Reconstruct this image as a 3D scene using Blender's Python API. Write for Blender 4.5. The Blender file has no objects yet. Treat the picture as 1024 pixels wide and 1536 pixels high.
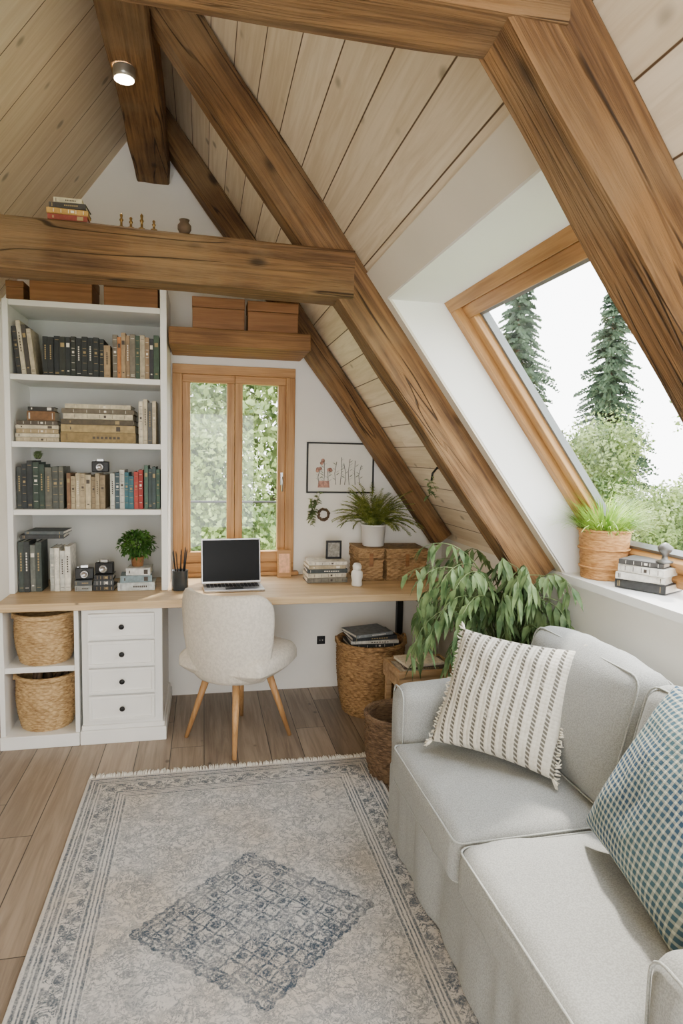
import bpy, math, random
from mathutils import Vector, Matrix, noise
R=random.Random(11)
COL=bpy.context.scene.collection
pi=math.pi
def C(r,g,b,k=1.0):
    f=lambda c:((c/255)/12.92 if c/255<=.04045 else ((c/255+.055)/1.055)**2.4)*k
    return (f(r),f(g),f(b),1)
# ------------------------------------------------------------ shader helper
class S:
    def __init__(s,name,rough=.6,metal=0.,spec=.5):
        s.m=bpy.data.materials.new(name); s.m.use_nodes=True; s.t=s.m.node_tree
        s.b=s.t.nodes['Principled BSDF']; s.b.inputs['Roughness'].default_value=rough
        s.b.inputs['Metallic'].default_value=metal; s.b.inputs['Specular IOR Level'].default_value=spec
    def n(s,t): return s.t.nodes.new(t)
    def L(s,a,i):
        if isinstance(a,bpy.types.NodeSocket): s.t.links.new(a,i)
        else: i.default_value=a
    def co(s,k='Object'): return s.n('ShaderNodeTexCoord').outputs[k]
    def ma(s,op,a,b=0.,c=0.):
        n=s.n('ShaderNodeMath'); n.operation=op; s.L(a,n.inputs[0]); s.L(b,n.inputs[1]); s.L(c,n.inputs[2]); return n.outputs[0]
    def vm(s,op,a,b):
        n=s.n('ShaderNodeVectorMath'); n.operation=op; s.L(a,n.inputs[0]); s.L(b,n.inputs[1])
        return n.outputs['Value'] if op=='DOT_PRODUCT' else n.outputs[0]
    def sep(s,v):
        n=s.n('ShaderNodeSeparateXYZ'); s.L(v,n.inputs[0]); return n.outputs
    def comb(s,x,y,z):
        n=s.n('ShaderNodeCombineXYZ'); s.L(x,n.inputs[0]); s.L(y,n.inputs[1]); s.L(z,n.inputs[2]); return n.outputs[0]
    def noise(s,v,scale=5.,detail=3.,rough=.5,dist=0.):
        n=s.n('ShaderNodeTexNoise'); s.L(v,n.inputs['Vector']); n.inputs['Scale'].default_value=scale
        n.inputs['Detail'].default_value=detail; n.inputs['Roughness'].default_value=rough; n.inputs['Distortion'].default_value=dist
        return n.outputs['Fac']
    def vor(s,v,scale=5.,feat='F1'):
        n=s.n('ShaderNodeTexVoronoi'); n.feature=feat; s.L(v,n.inputs['Vector']); n.inputs['Scale'].default_value=scale; return n.outputs['Distance']
    def white(s,v):
        n=s.n('ShaderNodeTexWhiteNoise'); n.noise_dimensions='3D'; s.L(v,n.inputs['Vector']); return n.outputs['Value']
    def mix(s,f,a,b,mode='MIX'):
        n=s.n('ShaderNodeMix'); n.data_type='RGBA'; n.blend_type=mode
        s.L(f,n.inputs[0]); s.L(a,n.inputs[6]); s.L(b,n.inputs[7]); return n.outputs[2]
    def ss(s,v,a,b):
        n=s.n('ShaderNodeMapRange'); n.interpolation_type='SMOOTHSTEP'; s.L(v,n.inputs[0])
        n.inputs[1].default_value=a; n.inputs[2].default_value=b; return n.outputs[0]
    def bump(s,h,st=.3,d=.01):
        n=s.n('ShaderNodeBump'); n.inputs['Strength'].default_value=st; n.inputs['Distance'].default_value=d
        s.L(h,n.inputs['Height']); s.t.links.new(n.outputs[0],s.b.inputs['Normal'])
    def col(s,c): s.L(c,s.b.inputs['Base Color'])
def pm(name,c,rough=.6,var=.12,scale=12.,bump=0.,metal=0.,bs=None,spec=.4):
    s=S(name,rough,metal,spec); v=s.co()
    f=s.noise(v,scale,4.)
    a=tuple(min(1,x*(1-var)) for x in c[:3])+(1,); b=tuple(min(1,x*(1+var)) for x in c[:3])+(1,)
    s.col(s.mix(s.ss(f,.3,.7),a,b))
    if bump: s.bump(s.noise(v,bs or scale*6,2.),bump,.004)
    return s.m
def wood(name,c1,c2,axis=0,rough=.55,scale=1.,knots=.5,bump=.25,crack=False,grey=None):
    s=S(name,rough,0,.3); v=s.co(); st=[24.*scale]*3; st[axis]=1.3*scale
    oi=s.n('ShaderNodeObjectInfo').outputs['Random']
    v2=s.vm('ADD',s.vm('MULTIPLY',v,tuple(st)),s.comb(s.ma('MULTIPLY',oi,37.),s.ma('MULTIPLY',oi,13.),0.))
    g=s.noise(v2,1.,6.,.65,.6)
    st2=[90.*scale]*3; st2[axis]=3.*scale
    g2=s.noise(s.vm('MULTIPLY',v,tuple(st2)),1.,3.,.6)
    f=s.ss(s.ma('ADD',s.ma('MULTIPLY',g,.62),s.ma('MULTIPLY',g2,.38)),.34,.66)
    c=s.mix(f,c1,c2)
    if grey: c=s.mix(s.ma('MULTIPLY',s.ss(s.noise(v,3.1,4.,.6),.42,.7),.6),c,grey)
    big=s.noise(v,2.2,2.)
    c=s.mix(s.ma('MULTIPLY',s.ss(big,.45,.75),.35),c,tuple(x*.55 for x in c1[:3])+(1,))
    h=f
    if knots:
        st3=[6.*scale]*3; st3[axis]=2.8*scale
        k=s.vor(s.vm('ADD',s.vm('MULTIPLY',v,tuple(st3)),s.comb(s.ma('MULTIPLY',oi,11.),0.,0.)),1.)
        kk=s.ss(k,.15*knots+.02,.05*knots)
        c=s.mix(s.ma('MULTIPLY',kk,.85),c,tuple(x*.18 for x in c1[:3])+(1,))
        h=s.ma('SUBTRACT',h,kk)
    if crack:
        st4=[9.]*3; st4[axis]=.55
        q=s.noise(s.vm('MULTIPLY',v,tuple(st4)),1.,2.,.5,.3)
        cr=s.ss(s.ma('ABSOLUTE',s.ma('SUBTRACT',q,.5)),.010,.002)
        cr=s.ma('MULTIPLY',cr,s.ss(s.noise(v,1.7,1.),.48,.54))
        c=s.mix(s.ma('MULTIPLY',cr,.8),c,tuple(x*.15 for x in c1[:3])+(1,))
        h=s.ma('SUBTRACT',h,s.ma('MULTIPLY',cr,2.))
    s.col(c); s.bump(h,bump,.006); return s.m
def planks(name,across,along,w,L,c1,c2,seam,gap=.02,rough=.5,knots=.6,tint=.6,bump=.3,endj=True):
    s=S(name,rough,0,.4); v=s.co()
    u=s.ma('DIVIDE',s.vm('DOT_PRODUCT',v,across),w); t=s.vm('DOT_PRODUCT',v,along)
    row=s.ma('FLOOR',u); fr=s.ma('FRACT',u)
    rr=s.white(s.comb(row,3.3,1.7))
    tl=s.ma('ADD',s.ma('DIVIDE',t,L),s.ma('MULTIPLY',rr,9.7)); idx=s.ma('FLOOR',tl); fr2=s.ma('FRACT',tl)
    rp=s.white(s.comb(row,idx,5.1))
    sm=s.ss(s.ma('ABSOLUTE',s.ma('SUBTRACT',fr,.5)),.5-gap*1.3,.5-gap*.5)
    if endj:
        g2=gap*w/L
        sm=s.ma('MAXIMUM',sm,s.ss(s.ma('ABSOLUTE',s.ma('SUBTRACT',fr2,.5)),.5-g2*1.3,.5-g2*.5))
    uw=s.ma('MULTIPLY',u,w)
    g=s.noise(s.comb(s.ma('MULTIPLY',uw,26.),s.ma('MULTIPLY',t,1.5),s.ma('MULTIPLY',rp,31.)),1.,6.,.62,1.1)
    gf=s.noise(s.comb(s.ma('MULTIPLY',uw,110.),s.ma('MULTIPLY',t,4.),s.ma('MULTIPLY',rp,31.)),1.,3.,.6)
    f=s.ma('ADD',s.ma('MULTIPLY',s.ss(g,.32,.68),1-tint),s.ma('MULTIPLY',rp,tint))
    f=s.ma('ADD',f,s.ma('MULTIPLY',s.ma('SUBTRACT',gf,.5),.5))
    c=s.mix(f,c1,c2)
    if knots:
        kv=s.comb(s.ma('MULTIPLY',uw,7.),s.ma('MULTIPLY',t,4.5),s.ma('MULTIPLY',rp,9.))
        k=s.ss(s.vor(kv,1.),.17*knots,.06*knots)
        c=s.mix(s.ma('MULTIPLY',k,.65),c,tuple(x*.3 for x in c1[:3])+(1,))
    c=s.mix(sm,c,seam); s.col(c)
    s.bump(s.ma('SUBTRACT',s.ma('MULTIPLY',gf,.25),s.ma('MULTIPLY',sm,1.5)),bump,.006)
    return s.m
# ------------------------------------------------------------ geometry helper
class G:
    def __init__(s): s.v=[];s.f=[];s.m=[];s.sm=[]
    def add(s,vs,fs,mi=0,smooth=False,M=None):
        o=len(s.v)
        for p in vs: s.v.append(tuple(M@Vector(p)) if M is not None else tuple(p))
        for f in fs: s.f.append([i+o for i in f]); s.m.append(mi); s.sm.append(smooth)
        return s
    def box(s,x0,x1,y0,y1,z0,z1,mi=0,M=None):
        vs=[(x,y,z) for z in (z0,z1) for y in (y0,y1) for x in (x0,x1)]
        fs=[(0,2,3,1),(4,5,7,6),(0,1,5,4),(2,6,7,3),(0,4,6,2),(1,3,7,5)]
        return s.add(vs,fs,mi,False,M)
    def prism(s,poly,y0,y1,mi=0,M=None):
        n=len(poly); vs=[(a,y0,b) for a,b in poly]+[(a,y1,b) for a,b in poly]
        fs=[tuple(range(n)),tuple(range(2*n-1,n-1,-1))]+[(i,i+n,(i+1)%n+n,(i+1)%n) for i in range(n)]
        return s.add(vs,fs,mi,False,M)
    def lathe(s,prof,n=24,mi=0,M=None,fn=None,smooth=True,cap=True):
        vs=[];fs=[]
        for j,(r,z) in enumerate(prof):
            for i in range(n):
                a=2*pi*i/n; rr=r if fn is None else fn(r,a,j,i)
                vs.append((rr*math.cos(a),rr*math.sin(a),z))
        m=len(prof)
        for j in range(m-1):
            for i in range(n):
                k=(i+1)%n; fs.append((j*n+i,j*n+k,(j+1)*n+k,(j+1)*n+i))
        if cap:
            fs.append(tuple(range(n-1,-1,-1))); fs.append(tuple((m-1)*n+i for i in range(n)))
        return s.add(vs,fs,mi,smooth,M)
    def tube(s,path,r,n=8,mi=0,M=None,closed=False,smooth=True):
        P=[Vector(p) for p in path]; m=len(P); vs=[];fs=[]; up=Vector((0,0,1)); prev=None
        for i,p in enumerate(P):
            if closed: d=P[(i+1)%m]-P[(i-1)%m]
            else: d=P[min(i+1,m-1)]-P[max(i-1,0)]
            if d.length<1e-9: d=Vector((0,0,1))
            d.normalize()
            if prev is None:
                a=d.cross(up)
                if a.length<.05: a=d.cross(Vector((1,0,0)))
            else: a=prev-d*prev.dot(d)
            a.normalize(); prev=a; b=d.cross(a)
            rr=r[i] if isinstance(r,(list,tuple)) else r
            for k in range(n):
                t=2*pi*k/n; vs.append(p+(a*math.cos(t)+b*math.sin(t))*rr)
        for i in range(m if closed else m-1):
            for k in range(n):
                q=(k+1)%n; j=(i+1)%m; fs.append((i*n+k,i*n+q,j*n+q,j*n+k))
        if not closed: fs.append(tuple(range(n-1,-1,-1))); fs.append(tuple((m-1)*n+k for k in range(n)))
        return s.add(vs,fs,mi,smooth,M)
    def rb(s,X,Y,Z,r,puff=(0,0,0),mi=0,M=None,fn=None,n=8):
        c=Vector(((X[0]+X[1])/2,(Y[0]+Y[1])/2,(Z[0]+Z[1])/2)); h=((X[1]-X[0])/2,(Y[1]-Y[0])/2,(Z[1]-Z[0])/2)
        r=min(r,min(h)*.999)
        tk=[]
        for a in range(3):
            H=h[a]; e=[-H,-H+.2*r,-H+.45*r,-H+.75*r,-H+r]; k=[-H+r+(2*(H-r))*i/n for i in range(1,n)]
            tk.append(e+k+[-x for x in reversed(e)])
        vs=[];fs=[];D={}
        def vid(q):
            key=(round(q[0],6),round(q[1],6),round(q[2],6))
            if key in D: return D[key]
            cc=Vector([max(-(h[a]-r),min(h[a]-r,q[a])) for a in range(3)]); d=Vector(q)-cc
            p=cc+d.normalized()*r if d.length>1e-9 else Vector(q)
            o=p.copy()
            for a in range(3):
                b1,b2=(a+1)%3,(a+2)%3
                p[a]+=puff[a]*(o[a]/h[a])*max(0,1-(o[b1]/h[b1])**2)*max(0,1-(o[b2]/h[b2])**2)
            p=p+c
            if fn: p=fn(p)
            D[key]=len(vs); vs.append(tuple(p)); return D[key]
        for a in range(3):
            b1,b2=(a+1)%3,(a+2)%3
            for sg in (-1,1):
                for i in range(len(tk[b1])-1):
                    for j in range(len(tk[b2])-1):
                        ids=[]
                        for di,dj in ((0,0),(1,0),(1,1),(0,1)):
                            q=[0,0,0]; q[a]=sg*h[a]; q[b1]=tk[b1][i+di]; q[b2]=tk[b2][j+dj]; ids.append(vid(q))
                        if sg<0: ids.reverse()
                        if len(set(ids))==4: fs.append(tuple(ids))
        return s.add(vs,fs,mi,True,M)
    def leaf(s,b,d,L,W,mi=0,droop=.25,fold=.25):
        b=Vector(b); d=Vector(d).normalized(); sd=d.cross(Vector((0,0,1)))
        if sd.length<.05: sd=d.cross(Vector((1,0,0)))
        sd.normalize(); up=sd.cross(d)
        tw=R.uniform(-.6,.6); sd=(sd*math.cos(tw)+up*math.sin(tw)).normalized(); up=sd.cross(d)
        g=Vector((0,0,-1))
        p1=b+d*L*.35; p2=b+d*L*.72+g*L*droop*.35; p3=b+d*L+g*L*droop
        vs=[b,p1+sd*W*.5+up*W*fold,p1,p1-sd*W*.5+up*W*fold,p2+sd*W*.36+up*W*fold*.6,p2,p2-sd*W*.36+up*W*fold*.6,p3]
        return s.add(vs,[(0,2,1),(0,3,2),(1,2,5,4),(2,3,6,5),(4,5,7),(5,6,7)],mi,True)
def setp(o,label=None,cat=None,group=None,kind=None):
    if label: o["label"]=label
    if cat: o["category"]=cat
    if group: o["group"]=group
    if kind: o["kind"]=kind
    return o
def mk(g,name,mats,parent=None,bevel=0.,loc=None,rot=None,M=None,**kw):
    me=bpy.data.meshes.new(name); me.from_pydata(g.v,[],g.f)
    for m in (mats if isinstance(mats,list) else [mats]): me.materials.append(m)
    me.polygons.foreach_set('material_index',g.m); me.polygons.foreach_set('use_smooth',g.sm); me.update()
    o=bpy.data.objects.new(name,me); COL.objects.link(o)
    if parent: o.parent=parent
    if M is not None: o.matrix_world=M
    if loc: o.location=loc
    if rot: o.rotation_euler=rot
    if bevel:
        b=o.modifiers.new('bevel','BEVEL'); b.width=bevel; b.segments=2; b.limit_method='ANGLE'; b.angle_limit=.7
    return setp(o,**kw)
def thing(name,label,cat,loc=(0,0,0),rot=(0,0,0),group=None,kind=None):
    e=bpy.data.objects.new(name,None); e.empty_display_size=.1; COL.objects.link(e); e.location=loc; e.rotation_euler=rot
    return setp(e,label,cat,group,kind)
def fmat(O,u,v,w):
    m=Matrix.Identity(4)
    for i,a in enumerate((u,v,w)):
        for j in range(3): m[j][i]=a[j]
    m.translation=Vector(O); return m
# ------------------------------------------------------------ materials
M_wall=pm('plaster_white',C(238,234,226),.85,.02,3.,.08,bs=90)
M_rev=pm('plaster_reveal',C(242,241,238),.8,.015,3.,.05,bs=90)
M_cream=pm('plaster_cream',C(216,208,192),.85,.03,3.,.05,bs=90)
M_white=pm('painted_white',C(238,237,233),.45,.02,6.,.03,bs=60)
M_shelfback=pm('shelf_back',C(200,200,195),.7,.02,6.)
n1=.5924; n2=.8057
M_ceilR=planks('ceiling_boards_right',(n1,0,-n2),(0,1,0),.150,9.,C(202,184,154),C(232,219,196),C(86,66,46),.018,.6,.95,.45,.3,endj=False)
M_ceilL=planks('ceiling_boards_left',(0,1,0),(n1,0,n2),.27,9.,C(212,190,156),C(238,222,194),C(92,70,46),.010,.6,.95,.45,.3,endj=False)
M_floor=planks('floor_planks',(1,0,0),(0,1,0),.17,1.9,C(108,93,79),C(172,153,133),C(44,36,29),.012,.42,.6,.6,.25)
M_beam=wood('old_beam',C(76,52,31),C(142,106,66),0,.72,1.,.95,.6,crack=True,grey=C(132,108,78))
M_win=wood('window_wood',C(158,112,62),C(198,152,98),0,.4,1.,0,.08)
M_winY=wood('window_wood_side',C(158,112,62),C(198,152,98),1,.4,1.,0,.08)
M_winZ=wood('window_wood_upright',C(158,112,62),C(198,152,98),2,.4,1.,0,.08)
M_desk=wood('desk_oak',C(190,160,118),C(222,194,154),0,.4,1.,.2,.06)
M_box=wood('box_wood',C(124,84,50),C(158,114,74),0,.5,1.,0,.1)
M_leg=wood('leg_wood',C(166,120,74),C(200,156,106),2,.4,1.,0,.05)
M_black=pm('black_metal',C(18,18,19),.45,.1,20.)
M_steel=pm('silver_metal',C(190,190,192),.3,.05,20.,metal=.9)
M_screen=pm('dark_screen',C(8,10,14),.35,.05,4.,spec=.15)
M_brass=pm('brass',C(150,120,70),.35,.15,20.,metal=.8)
def fabric(name,c,scale=220.,bump=.35,mel=.12):
    s=S(name,.92,0,.15); v=s.co(); a=s.noise(v,scale,2.,.6); b=s.noise(v,6.,3.)
    dk=tuple(q*(1-mel*2) for q in c[:3])+(1,); lt=tuple(min(1,q*(1+mel)) for q in c[:3])+(1,)
    f=s.ma('ADD',s.ma('MULTIPLY',s.ss(a,.35,.65),.75),s.ma('MULTIPLY',b,.25))
    s.col(s.mix(f,dk,lt)); s.bump(a,bump,.003); return s.m
M_sofa=fabric('sofa_linen',C(162,163,160),260.,.35)
M_sofa2=fabric('sofa_piping',C(178,180,176),260.,.3)
M_boucle=fabric('boucle_cream',C(216,208,195),70.,.9,mel=.06)
s=S('window_glass',.02); o=s.t.nodes['Material Output']; tr=s.n('ShaderNodeBsdfTransparent'); gl=s.n('ShaderNodeBsdfGlossy'); gl.inputs['Roughness'].default_value=.02
mx=s.n('ShaderNodeMixShader'); mx.inputs[0].default_value=.02
s.t.links.new(tr.outputs[0],mx.inputs[1]); s.t.links.new(gl.outputs[0],mx.inputs[2]); s.t.links.new(mx.outputs[0],o.inputs[0]); M_glass=s.m
def wick(name,c1,c2):
    s=S(name,.65,0,.25); v=s.co(); a=s.noise(s.vm('MULTIPLY',v,(30.,30.,160.)),1.,3.,.6); b=s.noise(v,9.,2.)
    s.col(s.mix(s.ss(s.ma('ADD',s.ma('MULTIPLY',a,.8),s.ma('MULTIPLY',b,.2)),.30,.66),c1,c2)); s.bump(a,.3,.004); return s.m
M_wick=wick('wicker',C(140,108,68),C(208,176,128)); M_wickD=wick('wicker_dark',C(66,48,36),C(128,102,76)); M_wickO=wick('wicker_honey',C(158,108,62),C(212,160,104))
def leafm(name,c1,c2,tl=.25,sc=14.):
    s=S(name,.5,0,.35); v=s.co(); f=s.ss(s.noise(v,sc,3.),.3,.7); c=s.mix(f,c1,c2); s.col(c)
    o=s.t.nodes['Material Output']; t=s.n('ShaderNodeBsdfTranslucent'); s.L(c,t.inputs[0]); mx=s.n('ShaderNodeMixShader'); mx.inputs[0].default_value=tl
    s.t.links.new(s.b.outputs[0],mx.inputs[1]); s.t.links.new(t.outputs[0],mx.inputs[2]); s.t.links.new(mx.outputs[0],o.inputs[0]); return s.m
L_dark=leafm('leaf_green',C(66,94,54),C(134,158,104)); L_fern=leafm('leaf_fern',C(88,108,40),C(160,168,82)); L_grass=leafm('leaf_grass',C(106,148,48),C(178,206,92))
L_bush=leafm('leaf_bush',C(46,84,32),C(94,138,58)); L_grey=leafm('leaf_olive',C(86,106,64),C(144,160,108))
L_out=leafm('tree_leaf',C(72,96,50),C(156,172,108),.4,1.6); L_fir=leafm('fir_needle',C(44,60,48),C(82,100,78),.1,3.)
M_soil=pm('soil',C(52,38,28),.95,.3,60.,.5); M_pot=pm('white_ceramic',C(232,230,225),.3,.02,5.); M_bark=pm('bark',C(90,72,55),.9,.3,12.,.5)
M_paper=pm('paper',C(228,222,208),.8,.05,60.); M_print=pm('print_paper',C(226,222,212),.8,.02,10.)
# ------------------------------------------------------------ room shell
SL=1.36; AX=-.28; AZ=3.60; KX=1.60; NO=Vector((n2,0,n1))
rt=lambda x:AZ-SL*(x-AX)
lf=lambda x:AZ+SL*(x-AX)
TV=.439
def struct(g,name,mats,**k): return mk(g,name,mats,kind='structure',**k)
struct(G().box(-2.4,1.75,-1.8,4.35,-.1,0),'floor',M_floor)
g=G(); y0,y1=4.15,4.35
g.prism([(-2.3,0),(-.19,0),(-.19,rt(-.19)),(AX,AZ),(-2.3,lf(-2.3))],y0,y1)
g.prism([(-.19,0),(.57,0),(.57,.80),(-.19,.80)],y0,y1); g.prism([(-.19,2.10),(.57,2.10),(.57,rt(.57)),(-.19,rt(-.19))],y0,y1)
g.prism([(.57,0),(1.75,0),(1.75,rt(1.75)),(.57,rt(.57))],y0,y1)
struct(g,'wall_back',M_wall)
g=G(); y0,y1=-1.8,-1.6; fx0,fx1,fz=-1.25,.75,2.15  # unseen end wall, added to cut flat fill light entering from behind
g.prism([(-2.3,0),(fx0,0),(fx0,lf(fx0)),(-2.3,lf(-2.3))],y0,y1); g.prism([(fx1,0),(1.75,0),(1.75,rt(1.75)),(fx1,rt(fx1))],y0,y1)
g.prism([(fx0,fz),(fx1,fz),(fx1,rt(fx1)),(AX,AZ),(fx0,lf(fx0))],y0,y1)
struct(g,'wall_front',M_wall)
struct(G().box(KX,1.75,-1.6,4.15,0,1.012),'wall_right',M_wall)
struct(G().box(-2.3,-2.15,-1.6,4.15,0,1.05),'wall_left',M_wall)
XT=.744; ZT=rt(XT); XO=(AZ+TV-ZT)/SL+AX
g=G(); g.prism([(AX,AZ),(XT,ZT),(XO,ZT),(AX,AZ+TV)],-1.8,4.35)
pb=[(XT,ZT),(KX,rt(KX)),(KX,1.013),(1.96,1.013),(XO,ZT)]
g.prism(pb,-1.8,1.19); g.prism(pb,2.62,4.35)
struct(g,'ceiling',M_ceilR)
g=G(); g.prism([(AX,AZ),(AX,AZ+TV),(-2.3,lf(-2.3)+TV),(-2.3,lf(-2.3))],-1.8,4.35)
struct(g,'ceiling.001',M_ceilL)
g=G(); g.box(XT-.01,XO+.05,1.21,2.60,ZT-.012,ZT+.003)
pl=[(XT,ZT),(KX-.004,rt(KX)),(KX-.004,1.046),(1.97,1.046),(XO+.03,ZT)]
g.prism(pl,2.60,2.622); g.prism(pl,1.188,1.21); struct(g,'trim_1',M_rev)
g=G(); e=.010
def strip(xa,xb,ya,yb):
    a=Vector((xa,0,rt(xa))); b=Vector((xb,0,rt(xb))); a2=a-NO*e; b2=b-NO*e
    g.prism([(a.x,a.z),(b.x,b.z),(b2.x,b2.z),(a2.x,a2.z)],ya,yb)
strip(.665,XT,1.19,2.66); strip(XT,KX,2.60,2.66); struct(g,'trim_2',M_cream)
xs0,xs1,xs2=1.572,1.603,1.99; zz0,zz1=1.0125,1.0455
vs=[(xs0,-1.6),(xs1,-1.6),(xs1,1.2),(xs2,1.2),(xs2,2.61),(xs1,2.61),(xs1,2.78),(xs0,2.78)]
g=G(); n=len(vs); g.add([(a,b,zz0) for a,b in vs]+[(a,b,zz1) for a,b in vs],[tuple(range(n-1,-1,-1)),tuple(range(n,2*n))]+[(i,(i+1)%n,(i+1)%n+n,i+n) for i in range(n)])
struct(g,'trim_3',M_white)
# ---- skylight window
O=Vector(((AZ+.304-(ZT-.012))/SL+AX,2.60,ZT-.012)); W=1.39; Hh=1.41
MW=fmat(O,Vector((0,-1,0)),Vector((n1,0,-n2)),NO)
win=thing('window_2',None,None,kind='structure'); win.matrix_world=MW
def rect_frame(g,x0,x1,y0,y1,w,z0,z1,mi=(0,1)):
    g.box(x0,x1,y0,y0+w,z0,z1,mi[0]); g.box(x0,x1,y1-w,y1,z0,z1,mi[0])
    g.box(x0,x0+w,y0+w,y1-w,z0,z1,mi[1]); g.box(x1-w,x1,y0+w,y1-w,z0,z1,mi[1])
g=G(); rect_frame(g,0,W,0,Hh,.05,0,.10); mk(g,'frame',[M_win,M_winY],win,bevel=.003)
g=G(); rect_frame(g,.053,W-.053,.053,Hh-.053,.055,.03,.085); mk(g,'sash',[M_win,M_winY],win,bevel=.004)
g=G(); rect_frame(g,.108,W-.108,.108,Hh-.108,.016,.06,.09,(0,0)); mk(g,'glazing_bead',[pm('grey_seal',C(120,124,126),.4,.05)],win)
mk(G().box(.12,W-.12,.12,Hh-.12,.07,.074),'glass',M_glass,win)
# ---- back window
wx0,wx1,wz0,wz1=-.19,.57,.80,2.10
win=thing('window_1',None,None,(0,4.15,0),kind='structure')
def vframe(g,x0,x1,z0,z1,w,y0,y1,wb=None):
    wb=wb or w
    g.box(x0,x1,y0,y1,z0,z0+wb,0); g.box(x0,x1,y0,y1,z1-w,z1,0); g.box(x0,x0+w,y0,y1,z0+wb,z1-w,1); g.box(x1-w,x1,y0,y1,z0+wb,z1-w,1)
g=G(); vframe(g,wx0,wx1,wz0,wz1,.058,-.022,.07); mk(g,'frame',[M_win,M_winZ],win,bevel=.003)
for x0,x1 in ((-.132,.189),(.191,.512)):
    g=G(); vframe(g,x0,x1,wz0+.058,wz1-.058,.048,.0,.055,.07); sh=mk(g,'sash',[M_win,M_winZ],win,bevel=.003)
    mk(G().box(x0+.045,x1-.045,.026,.03,wz0+.12,wz1-.1),'glass',M_glass,win)
    if x0>.1:
        g=G(); g.box(.482,.496,-.012,0,1.36,1.44); g.tube([(.489,-.012,1.41),(.489,-.04,1.41),(.489,-.045,1.40),(.489,-.045,1.32)],.006,8); mk(g,'handle',M_steel,win)
mk(G().box(-.20,.60,-.055,.0,.778,.80),'window_sill',M_win,win,bevel=.003)
# ------------------------------------------------------------ beams
def beam(name,p0,p1,wy,d,label,seed=0):
    p0=Vector(p0);p1=Vector(p1); X=(p1-p0); L=X.length; X.normalize()
    if abs(X.y)>.9: Y=Vector((1,0,0))
    else: Y=Vector((0,1,0))
    Z=X.cross(Y)
    Z.normalize(); Y=Z.cross(X)
    g=G(); n=max(8,int(L/.07)); m=4
    per=[]
    for i in range(m): per.append((-1+2*i/m,-1))
    for i in range(m): per.append((1,-1+2*i/m))
    for i in range(m): per.append((1-2*i/m,1))
    for i in range(m): per.append((-1,1-2*i/m))
    P2=[]
    for (a,b) in per:
        if abs(a)==1 and abs(b)==1:
            i=per.index((a,b))
            pa=per[i-1]; pc=per[(i+1)%len(per)]
            P2.append((a+(pa[0]-a)*.16,b+(pa[1]-b)*.16)); P2.append((a+(pc[0]-a)*.16,b+(pc[1]-b)*.16))
        else: P2.append((a,b))
    vs=[];fs=[];k=len(P2)
    for i in range(n+1):
        x=L*i/n
        for (a,b) in P2:
            yy=a*wy/2; zz=b*d/2
            q=noise.noise_vector(Vector((x*3.+seed*7,yy*9,zz*9)))*.008
            q2=noise.noise_vector(Vector((x*.9+seed*3,seed,0)))*.010
            vs.append((x,yy+q.y+q2.y,zz+q.z+q2.z))
    for i in range(n):
        for j in range(k): fs.append((i*k+j,i*k+(j+1)%k,(i+1)*k+(j+1)%k,(i+1)*k+j))
    fs.append(tuple(range(k-1,-1,-1))); fs.append(tuple(n*k+j for j in range(k)))
    g.add(vs,fs)
    return mk(g,name,M_beam,M=fmat(p0,X,Y,Z),label=label,cat="beam")
def rafter(y0,w,d,seed,x0=AX+.02,x1=1.585):
    a=Vector((x0,y0+w/2,rt(x0)))-NO*d/2; b=Vector((x1,y0+w/2,rt(x1)))-NO*d/2
    beam('roof_rafter',a,b,w,d,"rough brown timber rafter running down the sloping ceiling",seed)
rafter(3.92,.14,.13,1); rafter(2.66,.15,.17,2); rafter(1.055,.135,.15,3)
beam('ridge_beam',(-.295,-1.5,3.27),(-.295,4.14,3.27),.19,.24,"rough brown ridge beam under the ceiling peak",4)
beam('tie_beam',(-1.14,2.72,2.325),(.60,2.72,2.295),.17,.19,"thick rough tie beam crossing in front of the bookcase",5)
beam('collar_beam',(-1.05,1.115,2.385),(.60,1.115,2.385),.13,.19,"dark brown collar beam joining a rafter",6)
sh=thing('wall_shelf',"rough wooden wall shelf above the casement window","shelf",(0,3.93,2.2))
mk(G().box(-.19,.60,-.22,.215,-.05,.045),'board',wood('shelf_board',C(104,70,38),C(160,118,72),0,.6,1.,.5,.4),sh,bevel=.006)
# ------------------------------------------------------------ storage boxes
def stbox(x0,x1,y0,y1,z,h,label):
    t=thing('storage_box',label,"box",((x0+x1)/2,(y0+y1)/2,z),group="wooden storage boxes"); a=(x1-x0)/2;b=(y1-y0)/2
    mk(G().box(-a+.002,a-.002,-b+.002,b-.002,0,h*.66),'body',M_box,t,bevel=.003); mk(G().box(-a,a,-b,b,h*.67,h),'lid',M_box,t,bevel=.004)
stbox(-.065,.225,3.74,3.9,2.246,.175,"plain brown wooden box on the wall shelf"); stbox(.24,.53,3.74,3.89,2.246,.17,"plain brown wooden box on the wall shelf")
stbox(-.90,-.585,3.74,4.0,2.342,.155,"plain brown wooden box on top of the bookcase"); stbox(-.53,-.245,3.74,4.0,2.342,.15,"plain brown wooden box on top of the bookcase")
stbox(-1.02,-.93,3.76,4.0,2.342,.10,"small dark wooden box on top of the bookcase")
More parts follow.
